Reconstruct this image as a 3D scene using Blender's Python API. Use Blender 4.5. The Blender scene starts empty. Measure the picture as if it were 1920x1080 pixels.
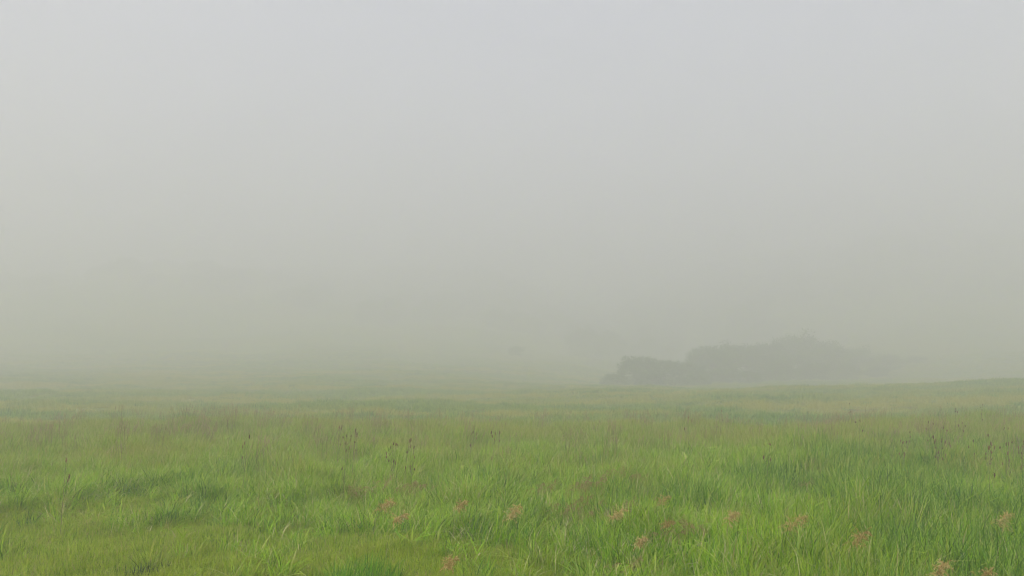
import bpy, math, random
import numpy as np
from math import radians, sin, cos, pi

S = bpy.context.scene
C = S.collection
rng = np.random.default_rng(11)

# ------------------------------------------------------------------ camera
CAM_H = 2.7
FPX = 1500.0                      # focal length in pixels of the 1920 wide photo
PITCH = math.atan(150.0 / FPX)    # horizon lies 150 px under the centre
cam_d = bpy.data.cameras.new('camera')
cam_d.sensor_width = 36.0
cam_d.lens = 36.0 * FPX / 1920.0
cam_d.clip_start = 0.05
cam_d.clip_end = 4000
cam = bpy.data.objects.new('camera', cam_d)
cam.location = (0, 0, CAM_H)
cam.rotation_euler = (radians(90) + PITCH, 0, 0)
C.objects.link(cam)
S.camera = cam

# ------------------------------------------------------------------ sky, sun
SUN_ELEV, SUN_AZ = radians(50), radians(196)      # azimuth clockwise from +Y
w = bpy.data.worlds.new('World')
S.world = w
w.use_nodes = True
nt = w.node_tree
nt.nodes.clear()
sky = nt.nodes.new('ShaderNodeTexSky')
sky.sky_type = 'NISHITA'
sky.sun_disc = False
sky.sun_elevation = SUN_ELEV
sky.sun_rotation = SUN_AZ
sky.air_density = 1.0
sky.dust_density = 4.0
hsv = nt.nodes.new('ShaderNodeHueSaturation')      # a cloud deck over the fog: nearly no blue
hsv.inputs['Saturation'].default_value = 0.56
hsv.inputs['Value'].default_value = 1.0
bg = nt.nodes.new('ShaderNodeBackground')
bg.inputs['Strength'].default_value = 0.15
wo = nt.nodes.new('ShaderNodeOutputWorld')
nt.links.new(sky.outputs[0], hsv.inputs['Color'])
nt.links.new(hsv.outputs[0], bg.inputs['Color'])
nt.links.new(bg.outputs[0], wo.inputs['Surface'])

sun_d = bpy.data.lights.new('sun', 'SUN')
sun_d.energy = 1.5
sun_d.angle = radians(12)
sun_d.color = (1.0, 0.96, 0.90)
sun = bpy.data.objects.new('sun', sun_d)
sun.rotation_euler = (pi / 2 - SUN_ELEV, 0, pi - SUN_AZ)
C.objects.link(sun)

vs = S.view_settings
S.display_settings.display_device = 'sRGB'
vs.view_transform = 'Standard'
vs.look = 'None'
vs.exposure = 0.61
vs.gamma = 1.0
vs.use_curve_mapping = False

cy = S.cycles
cy.max_bounces = 12
cy.diffuse_bounces = 3
cy.glossy_bounces = 1
cy.transmission_bounces = 4
cy.transparent_max_bounces = 8
cy.volume_bounces = 5
cy.filter_width = 1.15
cy.use_denoising = True
try:
    cy.denoiser = 'OPENIMAGEDENOISE'
    cy.denoising_input_passes = 'RGB_ALBEDO_NORMAL'
except Exception:
    pass
cy.sample_clamp_indirect = 4.0
cy.caustics_reflective = False
cy.caustics_refractive = False

HAZE_DENSITY = 0.0088

# ------------------------------------------------------------------ helpers
def tag(o, label=None, cat=None, group=None, kind=None):
    if label: o['label'] = label
    if cat: o['category'] = cat
    if group: o['group'] = group
    if kind: o['kind'] = kind
    return o

def smooth(a, b, v):
    t = np.clip((v - a) / (b - a), 0, 1)
    return t * t * (3 - 2 * t)

_ph = np.random.default_rng(3).uniform(0, 6.28, (40, 2))
_dr = np.random.default_rng(4).uniform(0, 6.28, 40)

def vnoise(x, y, scale, seed=0):
    """smooth pseudo noise in -1..1 from summed rotated sines"""
    x = np.asarray(x, float); y = np.asarray(y, float)
    r = np.zeros_like(x + y)
    for k in range(5):
        a = _dr[(seed * 5 + k) % 40]
        f = 6.28 / scale * (0.7 + 0.33 * k)
        r = r + np.sin((x * cos(a) + y * sin(a)) * f + _ph[(seed * 5 + k) % 40, 0]
                       + 1.3 * np.sin((x * sin(a) - y * cos(a)) * f * 0.6 + _ph[(seed * 5 + k) % 40, 1]))
    return r / 3.2

def height(x, y):
    x = np.asarray(x, float); y = np.asarray(y, float)
    z = 0.10 * vnoise(x, y, 9, 1) + 0.05 * vnoise(x, y, 3.1, 2)
    crest = 31 + 4.5 * vnoise(x, 0 * y, 26, 3) - 0.05 * x
    z = z - 0.80 * smooth(0, 14, y - crest)
    z = z + 0.05 * smooth(52, 110, y)
    z = z + 1.45 * smooth(14, 66, x) * smooth(42, 84, y) * (1 - smooth(96, 135, y))
    z = z + (0.4 * vnoise(x, y, 55, 4) + 0.22 * vnoise(x, y, 21, 6)) * smooth(40, 80, y)
    z = z - 1.0 * np.exp(-((x - 32) / 30) ** 2 - ((y - 185) / 45) ** 2)
    y0 = 75 + 150 * np.exp(-((x - 68) / 52) ** 2)
    yy = np.clip(y, y0, 600) - y0
    z = z + 0.00026 * yy ** 2
    z = z + 22 * np.exp(-((x + 190) / 85) ** 2 - ((y - 400) / 100) ** 2)
    z = z + 34 * np.exp(-((x - 300) / 150) ** 2 - ((y - 500) / 130) ** 2)
    z = z + 1.6 * vnoise(x, y, 110, 5) * smooth(170, 300, y)
    return z

def hz(x, y):
    return float(height(x, y))

def ground_at(px, py, top=0.0):
    """place on the ground whose point `top` metres up is seen at photo pixel (px, py), near meadow"""
    dx = (px - 960) / FPX; dz = -(py - 540) / FPX
    diry = cos(PITCH) - dz * sin(PITCH); dirz = sin(PITCH) + dz * cos(PITCH)
    t = 3.0
    while t < 60:
        x, y, z = dx * t, diry * t, CAM_H + dirz * t
        if z <= hz(x, y) + top:
            break
        t += 0.05
    return x, y

def mesh_obj(name, verts, faces, mat, parent=None, tint=None, smooth_sh=False, link=True):
    me = bpy.data.meshes.new(name)
    verts = np.asarray(verts, np.float32)
    me.from_pydata(verts.tolist(), [], faces)
    if tint is not None:
        a = me.attributes.new('tint', 'FLOAT', 'POINT')
        a.data.foreach_set('value', np.asarray(tint, np.float32))
    if smooth_sh:
        me.polygons.foreach_set('use_smooth', [True] * len(me.polygons))
    if mat is not None:
        me.materials.append(mat)
    me.update()
    o = bpy.data.objects.new(name, me)
    if link:
        C.objects.link(o)
    if parent is not None:
        o.parent = parent
    return o

# ------------------------------------------------------------------ materials
def new_mat(name):
    m = bpy.data.materials.new(name)
    m.use_nodes = True
    m.node_tree.nodes.clear()
    return m, m.node_tree

def ramp(n, stops, interp='LINEAR'):
    r = n.nodes.new('ShaderNodeValToRGB')
    r.color_ramp.interpolation = interp
    while len(r.color_ramp.elements) < len(stops):
        r.color_ramp.elements.new(0.5)
    for e, (p, c) in zip(r.color_ramp.elements, stops):
        e.position = p; e.color = (*c, 1)
    return r

def leaf_material(name, stops, patch=0.5, patch_col=(0.20, 0.24, 0.035), rough=0.45, transl=0.35, patch_scale=0.35, spec=0.2, pmap=(1, 1, 1), prange=(0.42, 0.66)):
    m, n = new_mat(name)
    att = n.nodes.new('ShaderNodeAttribute'); att.attribute_name = 'tint'
    oi = n.nodes.new('ShaderNodeObjectInfo')
    geo = n.nodes.new('ShaderNodeNewGeometry')
    add = n.nodes.new('ShaderNodeMath'); add.operation = 'MULTIPLY_ADD'
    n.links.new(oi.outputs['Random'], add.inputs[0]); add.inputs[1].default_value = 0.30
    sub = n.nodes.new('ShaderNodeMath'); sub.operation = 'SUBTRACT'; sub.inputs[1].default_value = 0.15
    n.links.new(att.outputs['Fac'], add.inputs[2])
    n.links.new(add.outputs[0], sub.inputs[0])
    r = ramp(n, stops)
    n.links.new(sub.outputs[0], r.inputs[0])
    no = n.nodes.new('ShaderNodeTexNoise'); no.inputs['Scale'].default_value = patch_scale
    no.inputs['Detail'].default_value = 3; no.inputs['Roughness'].default_value = 0.6
    mp = n.nodes.new('ShaderNodeVectorMath'); mp.operation = 'MULTIPLY'; mp.inputs[1].default_value = pmap
    n.links.new(geo.outputs['Position'], mp.inputs[0]); n.links.new(mp.outputs[0], no.inputs['Vector'])
    mr = n.nodes.new('ShaderNodeMapRange')
    mr.inputs['From Min'].default_value = prange[0]; mr.inputs['From Max'].default_value = prange[1]
    mr.inputs['To Max'].default_value = patch
    n.links.new(no.outputs[0], mr.inputs['Value'])
    mx = n.nodes.new('ShaderNodeMix'); mx.data_type = 'RGBA'
    n.links.new(mr.outputs[0], mx.inputs['Factor'])
    n.links.new(r.outputs[0], mx.inputs['A']); mx.inputs['B'].default_value = (*patch_col, 1)
    p = n.nodes.new('ShaderNodeBsdfPrincipled')
    p.inputs['Roughness'].default_value = rough
    p.inputs['Specular IOR Level'].default_value = spec
    n.links.new(mx.outputs['Result'], p.inputs['Base Color'])
    tr = n.nodes.new('ShaderNodeBsdfTranslucent')
    n.links.new(mx.outputs['Result'], tr.inputs['Color'])
    ms = n.nodes.new('ShaderNodeMixShader'); ms.inputs[0].default_value = transl
    n.links.new(p.outputs[0], ms.inputs[1]); n.links.new(tr.outputs[0], ms.inputs[2])
    out = n.nodes.new('ShaderNodeOutputMaterial')
    n.links.new(ms.outputs[0], out.inputs['Surface'])
    return m

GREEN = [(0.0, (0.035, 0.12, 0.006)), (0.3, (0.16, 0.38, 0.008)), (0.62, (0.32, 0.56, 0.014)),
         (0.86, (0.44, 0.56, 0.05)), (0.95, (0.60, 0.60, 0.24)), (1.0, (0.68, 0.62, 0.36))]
M_blade = leaf_material('grass_blade', GREEN, 0.4, (0.30, 0.37, 0.02))
M_olive = leaf_material('olive_grass_blade', [(0.0, (0.10, 0.19, 0.02)), (0.45, (0.26, 0.43, 0.03)), (0.80, (0.42, 0.50, 0.06)),
                                            (0.92, (0.48, 0.44, 0.16)), (1.0, (0.52, 0.42, 0.22))], 0.6, (0.42, 0.42, 0.07), patch_scale=0.16)
M_cool = leaf_material('cool_grass_blade', [(0.0, (0.035, 0.11, 0.010)), (0.4, (0.12, 0.28, 0.018)), (0.8, (0.24, 0.43, 0.03)), (1.0, (0.42, 0.56, 0.12))], 0.0)
M_far = leaf_material('far_grass_blade', [(0.0, (0.10, 0.19, 0.02)), (0.5, (0.22, 0.36, 0.03)), (1.0, (0.40, 0.50, 0.06))], 0.85, (0.46, 0.44, 0.06), patch_scale=0.05, pmap=(0.45, 1.6, 1), prange=(0.44, 0.58))
M_short = leaf_material('short_grass', [(0.0, (0.08, 0.18, 0.012)), (0.4, (0.26, 0.42, 0.02)), (0.75, (0.44, 0.58, 0.035)),
                                        (0.93, (0.44, 0.46, 0.08)), (1.0, (0.48, 0.38, 0.20))], 0.5, (0.38, 0.44, 0.03))
M_lush = leaf_material('lush_blade', [(0.0, (0.07, 0.2, 0.012)), (0.5, (0.15, 0.36, 0.02)), (1.0, (0.26, 0.46, 0.04))], 0.0)
M_dark = leaf_material('dark_weed', [(0.0, (0.02, 0.05, 0.02)), (0.5, (0.045, 0.09, 0.03)), (1.0, (0.1, 0.17, 0.06))], 0.0)
M_stem = leaf_material('stem', [(0.0, (0.12, 0.15, 0.05)), (0.5, (0.2, 0.19, 0.09)), (1.0, (0.28, 0.22, 0.13))], 0.0, transl=0.1)
M_seed = leaf_material('seed_head', [(0.0, (0.36, 0.23, 0.06)), (0.5, (0.60, 0.44, 0.14)), (1.0, (0.78, 0.66, 0.34))], 0.0, rough=0.7, transl=0.3)
M_tan = leaf_material('tan_panicle', [(0.0, (0.26, 0.20, 0.06)), (0.5, (0.40, 0.28, 0.11)), (1.0, (0.55, 0.45, 0.24))], 0.0, rough=0.7, transl=0.3)
M_darkseed = leaf_material('dark_seed_head', [(0.0, (0.10, 0.055, 0.035)), (0.5, (0.19, 0.11, 0.06)), (1.0, (0.30, 0.20, 0.11))], 0.0, rough=0.7, transl=0.15)
M_tree = leaf_material('tree_leaves', [(0.0, (0.03, 0.08, 0.012)), (0.5, (0.07, 0.15, 0.02)), (1.0, (0.13, 0.22, 0.035))], 0.0, rough=0.5, transl=0.25)
M_bark = leaf_material('bark', [(0.0, (0.06, 0.05, 0.04)), (1.0, (0.12, 0.10, 0.08))], 0.5, (0.05, 0.045, 0.035), rough=0.9, transl=0.0, patch_scale=3)

def ground_material():
    m, n = new_mat('meadow_ground')
    geo = n.nodes.new('ShaderNodeNewGeometry')
    def noise(scale, det=4):
        t = n.nodes.new('ShaderNodeTexNoise'); t.inputs['Scale'].default_value = scale
        t.inputs['Detail'].default_value = det; t.inputs['Roughness'].default_value = 0.62
        n.links.new(geo.outputs['Position'], t.inputs['Vector']); return t
    a, b, c = noise(0.045, 3), noise(0.6, 5), noise(9, 4)
    r1 = ramp(n, [(0.30, (0.09, 0.16, 0.018)), (0.45, (0.16, 0.25, 0.022)), (0.58, (0.25, 0.29, 0.03)), (0.72, (0.23, 0.21, 0.06))])
    n.links.new(a.outputs[0], r1.inputs[0])
    r2 = ramp(n, [(0.3, (0.55, 0.6, 0.5)), (0.7, (1.25, 1.2, 1.1))])
    n.links.new(b.outputs[0], r2.inputs[0])
    mu = n.nodes.new('ShaderNodeMix'); mu.data_type = 'RGBA'; mu.blend_type = 'MULTIPLY'; mu.inputs['Factor'].default_value = 1
    n.links.new(r1.outputs[0], mu.inputs['A']); n.links.new(r2.outputs[0], mu.inputs['B'])
    r3 = ramp(n, [(0.35, (0.4, 0.4, 0.4)), (0.65, (1.2, 1.2, 1.2))])
    n.links.new(c.outputs[0], r3.inputs[0])
    mu2 = n.nodes.new('ShaderNodeMix'); mu2.data_type = 'RGBA'; mu2.blend_type = 'MULTIPLY'; mu2.inputs['Factor'].default_value = 0.7
    n.links.new(mu.outputs['Result'], mu2.inputs['A']); n.links.new(r3.outputs[0], mu2.inputs['B'])
    p = n.nodes.new('ShaderNodeBsdfPrincipled'); p.inputs['Roughness'].default_value = 0.95
    p.inputs['Specular IOR Level'].default_value = 0.1
    n.links.new(mu2.outputs['Result'], p.inputs['Base Color'])
    bp = n.nodes.new('ShaderNodeBump'); bp.inputs['Strength'].default_value = 0.6; bp.inputs['Distance'].default_value = 0.15
    n.links.new(b.outputs[0], bp.inputs['Height']); n.links.new(bp.outputs[0], p.inputs['Normal'])
    out = n.nodes.new('ShaderNodeOutputMaterial'); n.links.new(p.outputs[0], out.inputs['Surface'])
    return m
M_ground = ground_material()

# ------------------------------------------------------------------ terrain
NG = 260
u = np.linspace(-1, 1, NG)
gx = 760 * np.sinh(u * 5.2) / math.sinh(5.2)
gy = np.linspace(-1, 1, NG)
gy = 15 + 760 * np.sinh(gy * 5.0) / math.sinh(5.0)
X, Y = np.meshgrid(gx, gy)
Z = height(X, Y)
vv = np.stack([X.ravel(), Y.ravel(), Z.ravel()], 1)
i = np.arange(NG * NG).reshape(NG, NG)
ff = np.stack([i[:-1, :-1].ravel(), i[:-1, 1:].ravel(), i[1:, 1:].ravel(), i[1:, :-1].ravel()], 1).tolist()
g = mesh_obj('ground', vv, ff, M_ground, smooth_sh=True)
tag(g, 'green meadow ground rolling away to foggy hillsides', kind='structure')

# ------------------------------------------------------------------ grass blade geometry
def blades(n, radius, L, W, lean=0.35, droop=1.0, wind=0.35, seg=5, r=None, az_spread=pi, tint=(0, 1), kink=0.08, upright=0.0):
    """n curved ribbons rooted in a disc; wind bends them towards +X"""
    r = r or rng
    V, F, T = [], [], []
    for _ in range(n):
        rr = radius * math.sqrt(r.random()); ph = r.uniform(0, 2 * pi)
        x, y, z = rr * cos(ph), rr * sin(ph), -0.03
        az = r.uniform(-az_spread, az_spread)
        ln = r.uniform(*L) * (1.0 - 0.25 * rr / max(radius, 1e-3)); wd = r.uniform(*W)
        el = pi / 2 - abs(r.normal(0, lean))
        cur = droop * r.uniform(0.2, 1.3)
        ca, sa = cos(az), sin(az)
        t0 = r.uniform(*tint) if r.random() > 0.03 else 0.97
        kk = r.integers(2, seg) if r.random() < kink else -1
        roll = r.uniform(-0.9, 0.9)
        base = len(V)
        for s in range(seg + 1):
            f = s / seg
            dx, dy, dz = cos(el) * ca + wind * f * cos(el * 0.5), cos(el) * sa, sin(el)
            l_ = math.sqrt(dx * dx + dy * dy + dz * dz); dx /= l_; dy /= l_; dz /= l_
            hw = wd * 0.5 * (min(1, 0.55 + f * 2.2) * (1 - f ** 2.2) + 0.02)
            # side vector turned about the blade direction
            sx, sy = -sa, ca
            px_, py_, pz_ = sx * cos(roll), sy * cos(roll), sin(roll) * 0.6
            V.append((x - px_ * hw, y - py_ * hw, z - pz_ * hw))
            V.append((x + px_ * hw, y + py_ * hw, z + pz_ * hw))
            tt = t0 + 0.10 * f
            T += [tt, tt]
            st = ln / seg
            x += dx * st; y += dy * st; z += dz * st
            el -= cur / seg * (0.5 + f)
            if s == kk: el -= r.uniform(0.8, 1.5)
            if s:
                a = base + 2 * (s - 1)
                F.append((a, a + 1, a + 3, a + 2))
    return V, F, T

def tube(pts, rad, sides=3):
    V, F = [], []
    for k, (x, y, z) in enumerate(pts):
        rr = rad[k] if hasattr(rad, '__len__') else rad
        p0 = pts[max(0, k - 1)]; p1 = pts[min(len(pts) - 1, k + 1)]
        d = np.array(p1, float) - np.array(p0, float); d /= (np.linalg.norm(d) + 1e-9)
        a = np.cross(d, (0.3, 0.9, 0.1) if abs(d[1]) < 0.9 else (1, 0, 0)); a /= np.linalg.norm(a) + 1e-9
        b = np.cross(d, a)
        for s in range(sides):
            an = 2 * pi * s / sides
            q = np.array((x, y, z)) + (a * cos(an) + b * sin(an)) * rr
            V.append(tuple(q))
    for k in range(len(pts) - 1):
        for s in range(sides):
            s2 = (s + 1) % sides
            F.append((k * sides + s, k * sides + s2, (k + 1) * sides + s2, (k + 1) * sides + s))
    return V, F

class Acc:
    def __init__(self): self.V, self.F, self.T = [], [], []
    def add(self, V, F, T=None, tint=0.5):
        b = len(self.V); self.V += list(V)
        self.F += [tuple(q + b for q in f) for f in F]
        self.T += list(T) if T is not None else [tint] * len(V)
    def obj(self, name, mat, parent=None, link=True, sm=False):
        return mesh_obj(name, self.V, self.F, mat, parent, self.T, sm, link)

def spikelet(acc, p, d, ln, wd, tint):
    d = np.array(d, float); d /= np.linalg.norm(d) + 1e-9
    a = np.cross(d, (0.2, 0.3, 0.9)); a /= np.linalg.norm(a) + 1e-9
    b = np.cross(d, a)
    p = np.array(p, float)
    m = p + d * ln * 0.45
    V = [p, m + a * wd, m - a * wd * 0.6 + b * wd * 0.8, m - a * wd * 0.6 - b * wd * 0.8, p + d * ln]
    acc.add([tuple(q) for q in V], [(0, 1, 2), (0, 2, 3), (0, 3, 1), (4, 2, 1), (4, 3, 2), (4, 1, 3)], tint=tint)

def feather_head(r, stem_h, size, nbr=34, wind=0.5, nsp=(4, 8)):
    """tall culm (stem) and an open feathery panicle of thin branches with small spikelets"""
    st, hd = Acc(), Acc()
    lean = r.uniform(0.05, 0.2)
    pts = []
    for k in range(7):
        f = k / 6
        pts.append((lean * stem_h * f * f, 0.05 * stem_h * f * f * r.uniform(-1, 1), -0.03 + stem_h * f))
    V, F = tube(pts, [0.0035 - 0.0018 * k / 6 for k in range(7)]); st.add(V, F, tint=0.45)
    top = np.array(pts[-1]); d0 = np.array(pts[-1]) - np.array(pts[-2]); d0 /= np.linalg.norm(d0)
    axis = [top]
    for k in range(5):
        d0 = d0 + np.array((0.16, 0, -0.10)); d0 /= np.linalg.norm(d0); axis.append(axis[-1] + d0 * size * 0.16)
    V, F = tube([tuple(a) for a in axis], 0.0016); hd.add(V, F, tint=0.3)
    for b in range(nbr):
        f = r.uniform(0, 4.99); i0 = int(f)
        p = axis[i0] + (axis[i0 + 1] - axis[i0]) * (f - i0)
        az = r.uniform(0, 2 * pi); el = r.uniform(0.1, 1.2)
        d = np.array((cos(az) * cos(el) + wind * 0.5, sin(az) * cos(el), sin(el)))
        ln = size * r.uniform(0.3, 0.62) * (1 - 0.1 * i0)
        q = p.copy(); path = [tuple(q)]
        for s in range(4):
            d = d + np.array((0.09 * wind, 0, -0.32)); d /= np.linalg.norm(d)
            q = q + d * ln / 4; path.append(tuple(q))
            for _ in range(r.integers(*nsp) // 2):
                dd = d + r.normal(0, 0.6, 3)
                spikelet(hd, q - d * ln / 4 * r.random(), dd, r.uniform(0.016, 0.030), r.uniform(0.003, 0.0055), r.random())
        V, F = tube(path, 0.0015); hd.add(V, F, tint=r.uniform(0.2, 0.9))
    return st, hd

def dot_stalk(r, h, nb=5):
    """thin branching stalk with small dark oblong heads"""
    st, hd = Acc(), Acc()
    lean = r.uniform(-0.05, 0.14)
    pts = [(lean * h * (k / 6) ** 2, 0, -0.03 + h * k / 6) for k in range(7)]
    V, F = tube(pts, [0.006 - 0.003 * k / 6 for k in range(7)]); st.add(V, F, tint=0.5)
    tips = [pts[-1]]
    for b in range(nb):
        k = r.integers(3, 6); p = np.array(pts[k]); az = r.uniform(0, 2 * pi)
        e = p + np.array((cos(az) * r.uniform(0.04, 0.13), sin(az) * 0.1, r.uniform(0.08, 0.24)))
        mid = (p + e) / 2 + np.array((0, 0, -0.02))
        V, F = tube([tuple(p), tuple(mid), tuple(e)], 0.003); st.add(V, F, tint=0.5)
        tips.append(tuple(e))
    heads_ = []
    for t in tips:
        hd = Acc()
        n = 7; L_ = r.uniform(0.04, 0.09); R_ = r.uniform(0.010, 0.017)
        path = [(t[0] + 0.1 * L_ * q / n, t[1], t[2] + L_ * q / n) for q in range(n + 1)]
        V, F = tube(path, [R_ * math.sin(pi * min(0.97, max(0.08, q / n))) ** 0.6 * r.uniform(0.85, 1.1) for q in range(n + 1)], 6)
        hd.add(V, F, tint=r.random())
        for _ in range(10):
            a = r.uniform(0, 2 * pi); zz = r.random() * L_
            spikelet(hd, (t[0], t[1], t[2] + zz), (cos(a), sin(a), 0.6), R_ * 1.7, 0.003, r.random())
        heads_.append(hd)
    return st, heads_

# ------------------------------------------------------------------ scatter by geometry nodes (uncountable ground cover only)
def scatter(name, label, cat, protos, pts, rotz, tilt, scl, idx):
    col = bpy.data.collections.new(name + '_sources')
    for k, p in enumerate(protos):
        p.name = '%s_tuft.%03d' % (name, k)
        col.objects.link(p)
    me = bpy.data.meshes.new(name)
    me.vertices.add(len(pts))
    me.vertices.foreach_set('co', np.asarray(pts, np.float32).ravel())
    a = me.attributes.new('rot', 'FLOAT_VECTOR', 'POINT')
    rr = np.stack([tilt[:, 0], tilt[:, 1], rotz], 1).astype(np.float32); a.data.foreach_set('vector', rr.ravel())
    a = me.attributes.new('scl', 'FLOAT_VECTOR', 'POINT'); a.data.foreach_set('vector', np.asarray(scl, np.float32).ravel())
    a = me.attributes.new('pick', 'INT', 'POINT'); a.data.foreach_set('value', np.asarray(idx, np.int32))
    o = bpy.data.objects.new(name, me); C.objects.link(o)
    ng = bpy.data.node_groups.new(name + '_nodes', 'GeometryNodeTree')
    ng.interface.new_socket('Geometry', in_out='INPUT', socket_type='NodeSocketGeometry')
    ng.interface.new_socket('Geometry', in_out='OUTPUT', socket_type='NodeSocketGeometry')
    gi = ng.nodes.new('NodeGroupInput'); go = ng.nodes.new('NodeGroupOutput')
    ci = ng.nodes.new('GeometryNodeCollectionInfo'); ci.inputs['Collection'].default_value = col
    ci.inputs['Separate Children'].default_value = True; ci.inputs['Reset Children'].default_value = True
    ip = ng.nodes.new('GeometryNodeInstanceOnPoints'); ip.inputs['Pick Instance'].default_value = True
    def attr(nm, ty):
        t = ng.nodes.new('GeometryNodeInputNamedAttribute'); t.data_type = ty; t.inputs['Name'].default_value = nm
        return t.outputs['Attribute']
    e2r = ng.nodes.new('FunctionNodeEulerToRotation')
    ng.links.new(attr('rot', 'FLOAT_VECTOR'), e2r.inputs[0])
    ng.links.new(e2r.outputs[0], ip.inputs['Rotation'])
    ng.links.new(attr('scl', 'FLOAT_VECTOR'), ip.inputs['Scale'])
    ng.links.new(attr('pick', 'INT'), ip.inputs['Instance Index'])
    ng.links.new(gi.outputs[0], ip.inputs['Points'])
    ng.links.new(ci.outputs[0], ip.inputs['Instance'])
    ng.links.new(ip.outputs[0], go.inputs[0])
    md = o.modifiers.new('scatter', 'NODES'); md.node_group = ng
    tag(o, label, cat, kind='stuff')
    return o

def sector(n, d0, d1, half=0.70, xpad=3.0, power=1.0):
    """random ground points between two distances in front of the camera, wider than the view"""
    out = []
    y = np.sqrt(rng.uniform(d0 ** 2, d1 ** 2, n)) if power == 1 else d0 + (d1 - d0) * rng.random(n) ** power
    x = (rng.uniform(-1, 1, n)) * (y * half + xpad)
    return x, y

def finish(x, y, hs, ws, protos_n, windy=True, idx=None):
    n = len(x)
    z = height(x, y)
    rot = rng.normal(0, 1.1, n)
    tl = rng.normal(0, 0.13, (n, 2))
    sc = np.stack([ws, ws, hs], 1)
    if idx is None: idx = rng.integers(0, protos_n, n)
    return np.stack([x, y, z], 1), rot, tl, sc, idx

def tallness(x, y):
    """how tall the sward stands: cropped at front left, high on the right"""
    c = x / np.maximum(y, 1)
    t = smooth(-0.55, 0.50, c + 0.12 * vnoise(x, y, 7, 6))
    t = np.maximum(t, 0.75 * smooth(13, 18, y + 1.5 * vnoise(x, y, 5, 1)))
    t = t * (0.78 + 0.25 * vnoise(x, y, 4.2, 7)) 
    # a low yellowish clearing at front, centre-left of the frame
    t = t * (1 - 0.75 * np.exp(-((c + 0.12) / 0.30) ** 2 - ((y - 10.2) / 2.4) ** 2))
    return np.clip(t, 0.0, 1.15)

# tall blades
near = []
for k in range(9):
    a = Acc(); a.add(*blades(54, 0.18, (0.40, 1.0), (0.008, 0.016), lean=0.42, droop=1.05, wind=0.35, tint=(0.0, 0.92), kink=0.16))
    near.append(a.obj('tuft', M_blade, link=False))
for k in range(2):
    a = Acc(); a.add(*blades(26, 0.15, (0.5, 1.1), (0.012, 0.022), lean=0.4, droop=1.6, wind=0.5, tint=(0.4, 0.95), kink=0.3))
    near.append(a.obj('tuft', M_blade, link=False))
for k in range(4):                                  # coarse long leaves and bent straws catching the light
    a = Acc(); a.add(*blades(13, 0.16, (0.45, 1.0), (0.016, 0.030), lean=0.55, droop=1.3, wind=0.35, seg=6, tint=(0.35, 1.0), kink=0.45))
    near.append(a.obj('tuft', M_blade, link=False))
for k in range(5):                                  # duller olive sward with pale tips towards the crest
    a = Acc(); a.add(*blades(46, 0.18, (0.40, 0.95), (0.009, 0.018), lean=0.3, droop=0.9, wind=0.30, tint=(0.05, 1.0)))
    near.append(a.obj('tuft', M_olive, link=False))
for k in range(4):                                  # cooler deep green clumps
    a = Acc(); a.add(*blades(44, 0.17, (0.5, 1.05), (0.010, 0.020), lean=0.34, droop=1.0, wind=0.30, tint=(0.05, 0.9)))
    near.append(a.obj('tuft', M_cool, link=False))
x, y = sector(50000, 5.0, 37.0, 0.72, 3.0)
t = tallness(x, y) + rng.normal(0, 0.10, len(x)) * (y < 20)
keep = (t > 0.16 + 0.25 * rng.random(len(x)))
x, y, t = x[keep], y[keep], t[keep]
hs = 0.26 + 0.88 * t + 0.10 * vnoise(x, y, 2.2, 7) + rng.normal(0, 0.10, len(x))
idx = np.where(rng.random(len(x)) < 0.10, rng.integers(9, 11, len(x)), rng.integers(0, 9, len(x)))
idx = np.where(rng.random(len(x)) < 0.20, rng.integers(11, 15, len(x)), idx)
cool_ = smooth(-0.1, 0.7, vnoise(x, y, 6.5, 3) + 0.9 * smooth(0.1, 0.5, x / y) - 0.2) * (1 - smooth(22, 30, y))
idx = np.where(rng.random(len(x)) < (0.28 + 0.25 * smooth(-0.1, 0.3, x / y)) * cool_, rng.integers(20, 24, len(x)), idx)
olive_ = smooth(15, 30, y + 4 * vnoise(x, y, 8, 4)) + 0.10
idx = np.where(rng.random(len(x)) < 0.9 * olive_, rng.integers(15, 20, len(x)), idx)
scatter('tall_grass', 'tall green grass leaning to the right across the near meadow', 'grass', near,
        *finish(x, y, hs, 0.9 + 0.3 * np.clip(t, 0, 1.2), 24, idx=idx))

# short sward
short = []
for k in range(6):
    a = Acc(); a.add(*blades(70, 0.20, (0.07, 0.22), (0.005, 0.010), lean=0.55, droop=1.2, wind=0.2, seg=3, tint=(0.0, 0.92)))
    short.append(a.obj('tuft', M_short, link=False))
for k in range(2):                                  # low broad-leaved herbs mixed into the sward
    a = Acc(); a.add(*blades(55, 0.18, (0.04, 0.11), (0.016, 0.03), lean=0.9, droop=1.3, wind=0.0, seg=3, tint=(0.1, 0.8)))
    short.append(a.obj('tuft', M_short, link=False))
x, y = sector(26000, 5.0, 18.0, 0.72, 3.0)
scatter('short_grass', 'short yellow-green grass and small herbs covering the lower left of the meadow', 'grass', short,
        *finish(x, y, rng.uniform(0.7, 1.3, len(x)), rng.uniform(0.8, 1.2, len(x)), 8))

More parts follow.
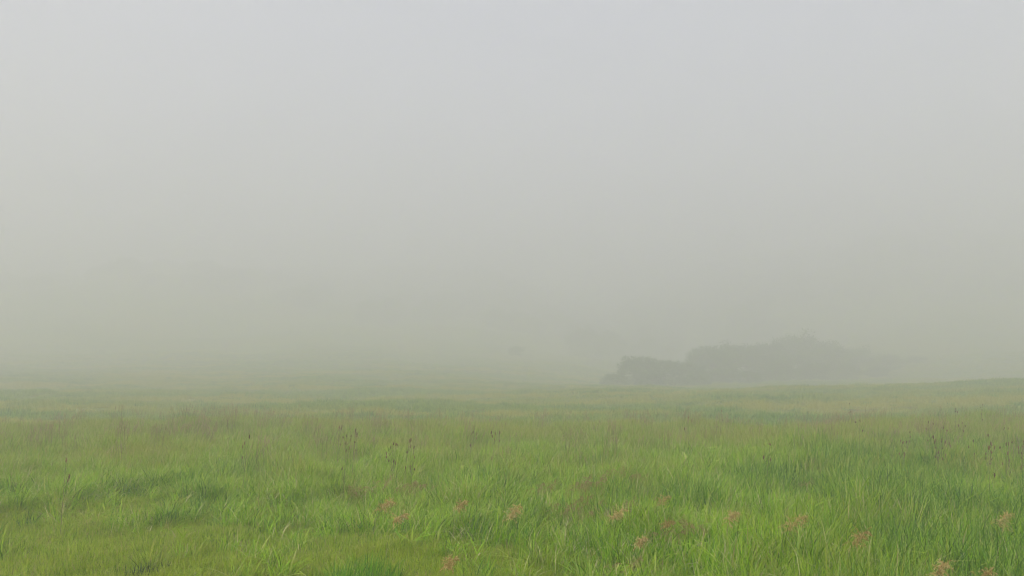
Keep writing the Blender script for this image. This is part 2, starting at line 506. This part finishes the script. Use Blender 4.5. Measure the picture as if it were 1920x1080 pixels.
# far sward, coarser tufts
far = []
for k in range(5):
    a = Acc(); a.add(*blades(60, 0.55, (0.35, 0.75), (0.020, 0.034), lean=0.3, droop=0.9, wind=0.35, seg=3, tint=(0.05, 0.85)))
    far.append(a.obj('tuft', M_far, link=False))
for k in range(3):
    a = Acc(); a.add(*blades(60, 0.55, (0.35, 0.8), (0.020, 0.034), lean=0.3, droop=0.9, wind=0.35, seg=3, tint=(0.0, 0.7)))
    far.append(a.obj('tuft', M_cool, link=False))
x, y = sector(120000, 34.0, 260.0, 0.72, 4.0)
keep = rng.random(len(x)) < (1 - 0.9 * smooth(110, 260, y)); x, y = x[keep], y[keep]
scatter('far_grass', 'fog-faded meadow grass stretching from the crest to the trees', 'grass', far,
        *finish(x, y, rng.uniform(0.5, 1.1, len(x)) * np.clip(0.80 + 0.45 * vnoise(x, y, 9, 3), 0.25, 1.6), rng.uniform(0.9, 1.5, len(x)), 5,
                idx=np.where(rng.random(len(x)) < 0.06 + 0.7 * smooth(0.0, 0.5, vnoise(x * 0.5, y, 17, 5) + smooth(14, 26, x) * smooth(62, 52, y) - 0.35),
                             rng.integers(5, 8, len(x)), rng.integers(0, 5, len(x)))))

# massed thin seed stalks that nobody could count
stalks = []
for k in range(4):
    st, hd = Acc(), Acc()
    for _ in range(9):
        ax, ay = rng.uniform(-0.22, 0.22, 2); h_ = rng.uniform(0.65, 1.05); ln = rng.uniform(0, 0.18)
        pts = [(ax + ln * (q / 4) ** 2, ay, h_ * q / 4) for q in range(5)]
        V, F = tube(pts, 0.0028); st.add(V, F, tint=0.3 + 0.5 * rng.random())
        tip = np.array(pts[-1])
        for _ in range(16):
            dd = np.array((rng.normal(0.25, 0.4), rng.normal(0, 0.4), rng.uniform(0.2, 1)))
            spikelet(st, tip + np.array((0, 0, rng.uniform(-0.10, 0.06))), dd, rng.uniform(0.02, 0.045), 0.0035, 0.9 + 0.1 * rng.random())
    stalks.append(st.obj('tuft', None, link=False))
M_stalk = leaf_material('stalk_and_head', [(0.0, (0.12, 0.17, 0.05)), (0.6, (0.22, 0.19, 0.08)), (0.85, (0.36, 0.26, 0.14)), (1.0, (0.48, 0.36, 0.22))], 0.0, transl=0.2)
for s_ in stalks: s_.data.materials.append(M_stalk)
x, y = sector(9000, 15.0, 40.0, 0.72, 3.0)
c = x / y
m = 0.15 + 0.85 * smooth(-0.1, 0.9, vnoise(x, y, 9, 2)) * np.clip(smooth(-0.05, -0.45, c) + smooth(0.3, 0.6, c) + 0.25, 0, 1)
m = m * smooth(17, 24, y)
keep = rng.random(len(x)) < m * 0.20
x, y = x[keep], y[keep]
scatter('seed_stalks', 'massed thin brownish seed stalks hazing the far edge of the near meadow', 'grass', stalks,
        *finish(x, y, rng.uniform(0.8, 1.15, len(x)), np.ones(len(x)), 4))

# fine reddish panicles mixed low in the near sward
fine = []
for k in range(3):
    r_ = np.random.default_rng(70 + k)
    ac = Acc()
    for q in range(4):
        st, hd = feather_head(r_, r_.uniform(0.3, 0.5), 0.22, nbr=14, nsp=(3, 6))
        ox, oy = r_.uniform(-0.25, 0.25, 2)
        for src in (st, hd):
            ac.add([(v[0] + ox, v[1] + oy, v[2]) for v in src.V], src.F, src.T)
    fine.append(ac.obj('tuft', M_tan, link=False))
x, y = sector(1500, 8.0, 17.0, 0.72, 2.0)
keep = (vnoise(x, y, 3.6, 5) > 0.85) & (x / y > -0.25)
x, y = x[keep], y[keep]
scatter('reddish_panicles', 'fine reddish seed panicles spread in patches through the near grass', 'grass', fine,
        *finish(x, y, rng.uniform(0.8, 1.2, len(x)), rng.uniform(0.8, 1.2, len(x)), 3))

# ------------------------------------------------------------------ flowering grasses one can point at
heads = [   # photo x, y of the head, size, label
    (712, 945, 0.30, 'pale-tipped reddish feathery seed head, upper one of the pair left of centre in the near grass'),
    (738, 966, 0.27, 'rust-coloured feathery seed head, lower right one of the pair left of centre'),
    (866, 941, 0.24, 'small reddish feathery seed head on a dark bent stem, first one right of the pair'),
    (962, 957, 0.30, 'broad rust-red feathery seed head near the bottom centre of the meadow'),
    (1150, 958, 0.28, 'loose dull pink feathery seed head between the central one and the double one'),
    (1236, 934, 0.28, 'brownish feathery seed head with a long pale blade sticking out to its right'),
    (1246, 972, 0.18, 'small reddish seed tuft right under the brownish head with the pale blade'),
    (1368, 962, 0.24, 'compact rust feathery seed head alone right of the double one'),
    (1480, 978, 0.34, 'wide thin pinkish feathery seed head in the grass right of the compact rust one'),
    (1606, 1004, 0.30, 'faded brown drooping seed head over long pale curved blades at lower right'),
    (1870, 970, 0.32, 'spiky pinkish red feathery seed head beside the dark hollow at the right edge'),
    (1768, 1064, 0.26, 'golden brown curled seed head at the bottom edge, left one of two at lower right'),
    (1838, 1074, 0.26, 'tan curled seed head at the bottom edge, right one of two at lower right'),
    (1206, 1006, 0.18, 'low orange-brown seed tuft just below the double heads in the bottom grass'),
    (838, 1046, 0.20, 'low faint brown seed tuft in the cropped grass right of the lush tuft'),
]
for k, (px, py, sz, lab) in enumerate(heads):
    r_ = np.random.default_rng(100 + k)
    sh = 0.62 if px > 1300 else 0.5
    gx_, gy_ = ground_at(px, py, sh + 0.10)
    e = bpy.data.objects.new('flowering_grass', None); C.objects.link(e)
    st, hd = feather_head(r_, sh, sz, nbr=46, nsp=(6, 10))
    e.location = (gx_ - 0.10, gy_, hz(gx_, gy_))
    st.obj('stem', M_stem, e)
    hd.obj('seed_head', M_seed, e)
    l_ = Acc(); l_.add(*blades(5, 0.03, (0.35, 0.6), (0.008, 0.012), lean=0.35, droop=1.2, wind=0.4, r=r_)); l_.obj('leaves', M_blade, e)
    tag(e, lab, 'flowering grass', 'feathery seed heads in the near grass')

tall = [    # photo x, y of the top, label
    (1590, 756, 'tallest dark seed stalk against the foggy meadow, standing alone right of the trees'),
    (1608, 788, 'short dark brown seed head just right of and below the tallest lone stalk'),
    (1350, 770, 'faint thin seed stalk beneath the right end of the tree clump'),
    (1790, 766, 'forked dark seed stalk with beaded tips, highest of the right-hand group'),
    (1836, 758, 'pale thin seed stalk poking up behind the right-hand group'),
    (1770, 800, 'thick reddish brown seed head at the left of the right-hand group'),
    (634, 800, 'curled dark seed stalk, highest of the group on the crest left of centre'),
    (662, 806, 'dark seed stalk with a hooked tip just right of the curled one left of centre'),
    (758, 826, 'short beaded seed stalk at the right end of the group left of centre'),
    (922, 812, 'pair-tipped dark seed stalk standing near the middle of the crest'),
    (458, 818, 'small dark forked seed stalk alone on the left half of the crest'),
    (121, 860, 'small dark seed stalk among pale grass at the far left'),
    (1290, 782, 'slim dark seed stalk leaning right below the left end of the trees'),
    (1434, 830, 'dark upright seed stalk in the grass midway between the trees and the right group'),
    (1850, 838, 'reddish leaning seed stalk low in front of the right-hand group'),
    (1744, 790, 'thin double-headed seed stalk at the far left of the right-hand group'),
]
stalk_protos = []
def stalk_thing(px, py, lab, grp, seed, hgt):
    r_ = np.random.default_rng(seed)
    gx_, gy_ = ground_at(px, py + 2, hgt)
    if gy_ > 33: gy_ = 31.0 + r_.uniform(-2, 1); gx_ = (px - 960) / FPX * gy_
    # let the stalk reach the height at which its tip is seen
    e = bpy.data.objects.new('seed_stalk', None); C.objects.link(e)
    z0 = hz(gx_, gy_)
    tip = CAM_H - (py - 690) / FPX * gy_ * 1.0 - z0
    hgt = min(2.5, max(0.7, tip))
    st, hd = dot_stalk(r_, hgt, nb=int(r_.integers(2, 6)))
    e.location = (gx_, gy_, z0)
    st.obj('stem', M_stem, e)
    for h_ in hd: h_.obj('seed_head', M_darkseed, e)
    tag(e, lab, 'seed stalk', grp)
for k, (px, py, lab) in enumerate(tall):
    stalk_thing(px, py, lab, 'dark seed stalks along the meadow crest', 200 + k, 1.25)
r_ = np.random.default_rng(9)
for k in range(14):
    stalk_thing(r_.uniform(1690, 1915), r_.uniform(788, 835), 'thin dark-headed seed stalk among the dense group at the right end of the crest',
                'seed stalks massed at the right end of the crest', 300 + k, 1.1)
for k in range(8):
    stalk_thing(r_.uniform(600, 960), r_.uniform(806, 845), 'thin dark-headed seed stalk scattered low along the crest between left of centre and the middle',
                'seed stalks scattered left of centre', 340 + k, 1.1)

# lush and dark tufts in the front
def tuft_thing(px, py, lab, mat, n, rad, L, W, seed, top=0.3, **kw):
    gx_, gy_ = ground_at(px, py, top)
    a = Acc(); a.add(*blades(n, rad, L, W, r=np.random.default_rng(seed), **kw))
    o = a.obj('grass_tuft', mat); o.location = (gx_, gy_, hz(gx_, gy_))
    tag(o, lab, 'grass tuft')
tuft_thing(690, 1062, 'lush bright green broad-bladed grass tuft at the bottom edge left of centre', M_lush, 260, 0.42, (0.35, 0.62), (0.010, 0.018), 5, lean=0.2, droop=0.7, wind=0.3)
tuft_thing(640, 1072, 'smaller lush green tuft touching the left side of the broad-bladed one', M_lush, 130, 0.26, (0.3, 0.5), (0.010, 0.017), 6, lean=0.2, droop=0.7, wind=0.3)
tuft_thing(275, 1056, 'dark grey-green weedy tuft in the cropped grass at bottom left', M_dark, 150, 0.26, (0.12, 0.3), (0.008, 0.014), 7, top=0.15, lean=0.4, droop=1.0, wind=0.1)
tuft_thing(225, 1062, 'low dark weedy patch just left of the grey-green tuft at bottom left', M_dark, 90, 0.22, (0.06, 0.16), (0.008, 0.016), 8, top=0.1, lean=0.6, droop=1.0, wind=0.1)

# ------------------------------------------------------------------ trees
def make_tree(seed, h, wdt, nleaf, lobes):
    """low branching tree: (trunk with limbs, crown of leaf clumps), base at the origin"""
    r = np.random.default_rng(seed)
    tr = Acc(); cr = Acc()
    ends = []
    base_r = 0.035 * h
    trunk = [(0, 0, -0.3)]
    p = np.array((0., 0, 0)); d = np.array((r.uniform(-.15, .15), r.uniform(-.15, .15), 1.0))
    for k in range(4):
        p = p + d * h * 0.09; trunk.append(tuple(p)); d = d + np.array((r.uniform(-.15, .15), r.uniform(-.15, .15), 0))
    V, F = tube(trunk, [base_r * (1.3 - 0.15 * k) for k in range(5)], 8); tr.add(V, F, tint=0.5)
    top = np.array(trunk[-1])
    for b in range(lobes):
        az = 2.4 * b + r.uniform(-0.3, 0.3); rr = math.sqrt((b + 0.5) / lobes)
        tgt = np.array((cos(az) * wdt * 0.40 * rr, sin(az) * wdt * 0.40 * rr, h * (0.20 + 0.58 * (1 - rr ** 2) ** 0.6 + r.uniform(-0.05, 0.07))))
        path = [tuple(top * (1 - f) + tgt * f + np.array((0, 0, 0.06 * h * sin(pi * f)))) for f in np.linspace(0, 1, 5)]
        V, F = tube(path, [base_r * 0.6 * (1 - 0.8 * f) for f in np.linspace(0, 1, 5)], 5); tr.add(V, F, tint=0.5)
        ends.append((tgt, h * r.uniform(0.15, 0.26)))
        for q in range(3):
            s = np.array(path[2 + q % 2]); e = tgt + r.normal(0, 0.13 * h, 3) * np.array((1.3, 1.3, .6))
            V, F = tube([tuple(s), tuple((s + e) / 2 + (0, 0, .1)), tuple(e)], [base_r * .25, base_r * .15, base_r * .06], 4); tr.add(V, F, tint=0.5)
            ends.append((e, h * r.uniform(0.08, 0.17)))
    for b in range(9):                                  # low skirt of foliage nearly down to the grass
        az = 0.7 * b + r.uniform(-0.2, 0.2); rr = r.uniform(0.22, 0.42)
        ends.append((np.array((cos(az) * wdt * rr, sin(az) * wdt * rr, h * r.uniform(0.08, 0.26))), h * r.uniform(0.13, 0.2)))
    wts = np.array([e[1] ** 2 for e in ends]); wts /= wts.sum()
    for _ in range(nleaf):
        c_, R_ = ends[r.choice(len(ends), p=wts)]
        dv = r.normal(0, 1, 3); dv /= np.linalg.norm(dv)
        pos = c_ + dv * R_ * r.uniform(0.45, 1.12) * np.array((1.25, 1.25, 0.75))
        s = r.uniform(0.11, 0.24)
        a = r.normal(0, 1, 3); a /= np.linalg.norm(a); b = np.cross(a, dv); b /= np.linalg.norm(b) + 1e-9
        v = [pos - a * s, pos + b * s * 0.5, pos + a * s, pos - b * s * 0.5]
        cr.add([tuple(q) for q in v], [(0, 1, 2, 3)], tint=float(r.random()))
    return tr, cr

tree_protos = []
for k, (h, wd, nl, lb) in enumerate([(4.6, 6.0, 5200, 13), (5.4, 7.6, 6400, 16), (7.0, 9.0, 8000, 18), (3.4, 5.6, 4200, 11)]):
    tr, cr = make_tree(20 + k, h, wd, nl, lb)
    to = tr.obj('trunk', M_bark, link=False, sm=True); co = cr.obj('crown', M_tree, link=False)
    tree_protos.append((to.data, co.data, h))
trees = [  # photo x of the middle, photo y of the top, distance, proto, label
    (1196, 668, 104, 1, 'crisp rounded tree at the left end of the clump, nearest and darkest of all'),
    (1246, 671, 106, 0, 'small round tree with its crown between the left end tree and the taller mass'),
    (1150, 700, 100, 3, 'low bush-like tree spilling downhill left of the clump'),
    (1290, 676, 110, 0, 'low tree filling the notch where the clump steps up to the taller mass'),
    (1332, 648, 118, 1, 'first tall tree right of the notch, where the outline steps up'),
    (1380, 642, 122, 2, 'broad tree second from the notch in the taller mass'),
    (1436, 640, 126, 2, 'broad tree just left of the highest crown in the foggy clump'),
    (1494, 624, 132, 2, 'highest tree of the foggy clump, its crown poking above the others'),
    (1548, 640, 134, 1, 'faded tree immediately right of the highest crown'),
    (1604, 650, 138, 2, 'pale tree where the right side of the clump begins to fall'),
    (1660, 664, 142, 1, 'very faint tree near the right end of the clump'),
    (1712, 676, 146, 3, 'faintest low tree closing the right end of the clump'),
    (1300, 700, 104, 3, 'dark low bush-tree in front of the step in the clump'),
    (1400, 694, 112, 3, 'low bush-tree at the foot of the taller mass, below its middle'),
    (1352, 690, 116, 1, 'dark bushy tree filling the foot of the clump right of the step'),
    (1452, 672, 121, 1, 'rounded bushy tree in front of and below the highest crown, on its left'),
    (1522, 676, 124, 0, 'rounded bushy tree in front of and below the highest crown, on its right'),
    (1582, 680, 128, 1, 'pale bushy tree at the foot of the clump where it starts to fall'),
    (1640, 688, 133, 0, 'very pale bushy tree low under the falling right side of the clump'),
    (1216, 694, 99, 3, 'dark bushy tree low at the foot of the left end of the clump'),
    (1096, 614, 196, 2, 'ghostly tree on the slope behind, up and left of the clump'),
    (1140, 620, 200, 1, 'ghostly tree just right of the one on the slope behind the clump'),
    (968, 648, 158, 0, 'tiny ghostly tree standing alone near the middle of the fog'),
]
for k, (px, py, d, pr, lab) in enumerate(trees):
    d *= 1.74
    r_ = np.random.default_rng(500 + k)
    x_ = (px - 960) / FPX * d
    z0 = hz(x_, d)
    tm, cm, h = tree_protos[pr]
    hh = CAM_H + (690 - py) / FPX * d - z0
    s = max(0.7, min(2.2, hh / (h * 0.96)))
    e = bpy.data.objects.new('tree', None); C.objects.link(e)
    e.location = (x_, d, z0); e.rotation_euler = (0, 0, r_.uniform(0, 6.28))
    q_ = max(s, 1.15 if px > 1145 else 0.7); e.scale = (q_ * r_.uniform(0.98, 1.12), q_, s)
    for nm, me in (('trunk', tm), ('crown', cm)):
        o = bpy.data.objects.new(nm, me); C.objects.link(o); o.parent = e
    tag(e, lab, 'tree', 'trees fading into the fog')

# far woods on the hills: one mass nobody could count
woods_src = []
for tm, cm, h in tree_protos[:3]:
    woods_src.append(bpy.data.objects.new('wood_crown', cm))
x = rng.uniform(-500, 540, 9000); y = rng.uniform(370, 640, 9000)
keep = (vnoise(x, y, 70, 6) + 0.6 * smooth(370, 480, y) > 0.35)
x, y = x[keep], y[keep]
n = len(x)
pts, rot, tl, sc, idx = finish(x, y, rng.uniform(1.0, 1.7, n), rng.uniform(1.0, 1.7, n), 3)
scatter('far_woods', 'woodland on the distant hillsides almost lost in fog', 'woods', woods_src, pts, rng.uniform(0, 6.28, n), tl * 0.3, sc, idx)

# ------------------------------------------------------------------ haze
ztop = 112.0
zb = float(Z.min()) - 1.0
x0, x1, y0, y1 = -790, 790, -770, 800
V = [(x0, y0, zb), (x1, y0, zb), (x1, y1, zb), (x0, y1, zb), (x0, y0, ztop), (x1, y0, ztop), (x1, y1, ztop), (x0, y1, ztop)]
F = [(0, 3, 2, 1), (4, 5, 6, 7), (0, 1, 5, 4), (1, 2, 6, 5), (2, 3, 7, 6), (3, 0, 4, 7)]
m, n = new_mat('haze')
pv = n.nodes.new('ShaderNodeVolumePrincipled')
pv.inputs['Color'].default_value = (0.946, 0.935, 0.950, 1)
pv.inputs['Density'].default_value = HAZE_DENSITY
pv.inputs['Anisotropy'].default_value = 0.45
out = n.nodes.new('ShaderNodeOutputMaterial'); n.links.new(pv.outputs[0], out.inputs['Volume'])
hz_o = mesh_obj('haze', V, F, m)
tag(hz_o, 'thick pale grey fog filling the air over the whole meadow', 'fog', kind='stuff')
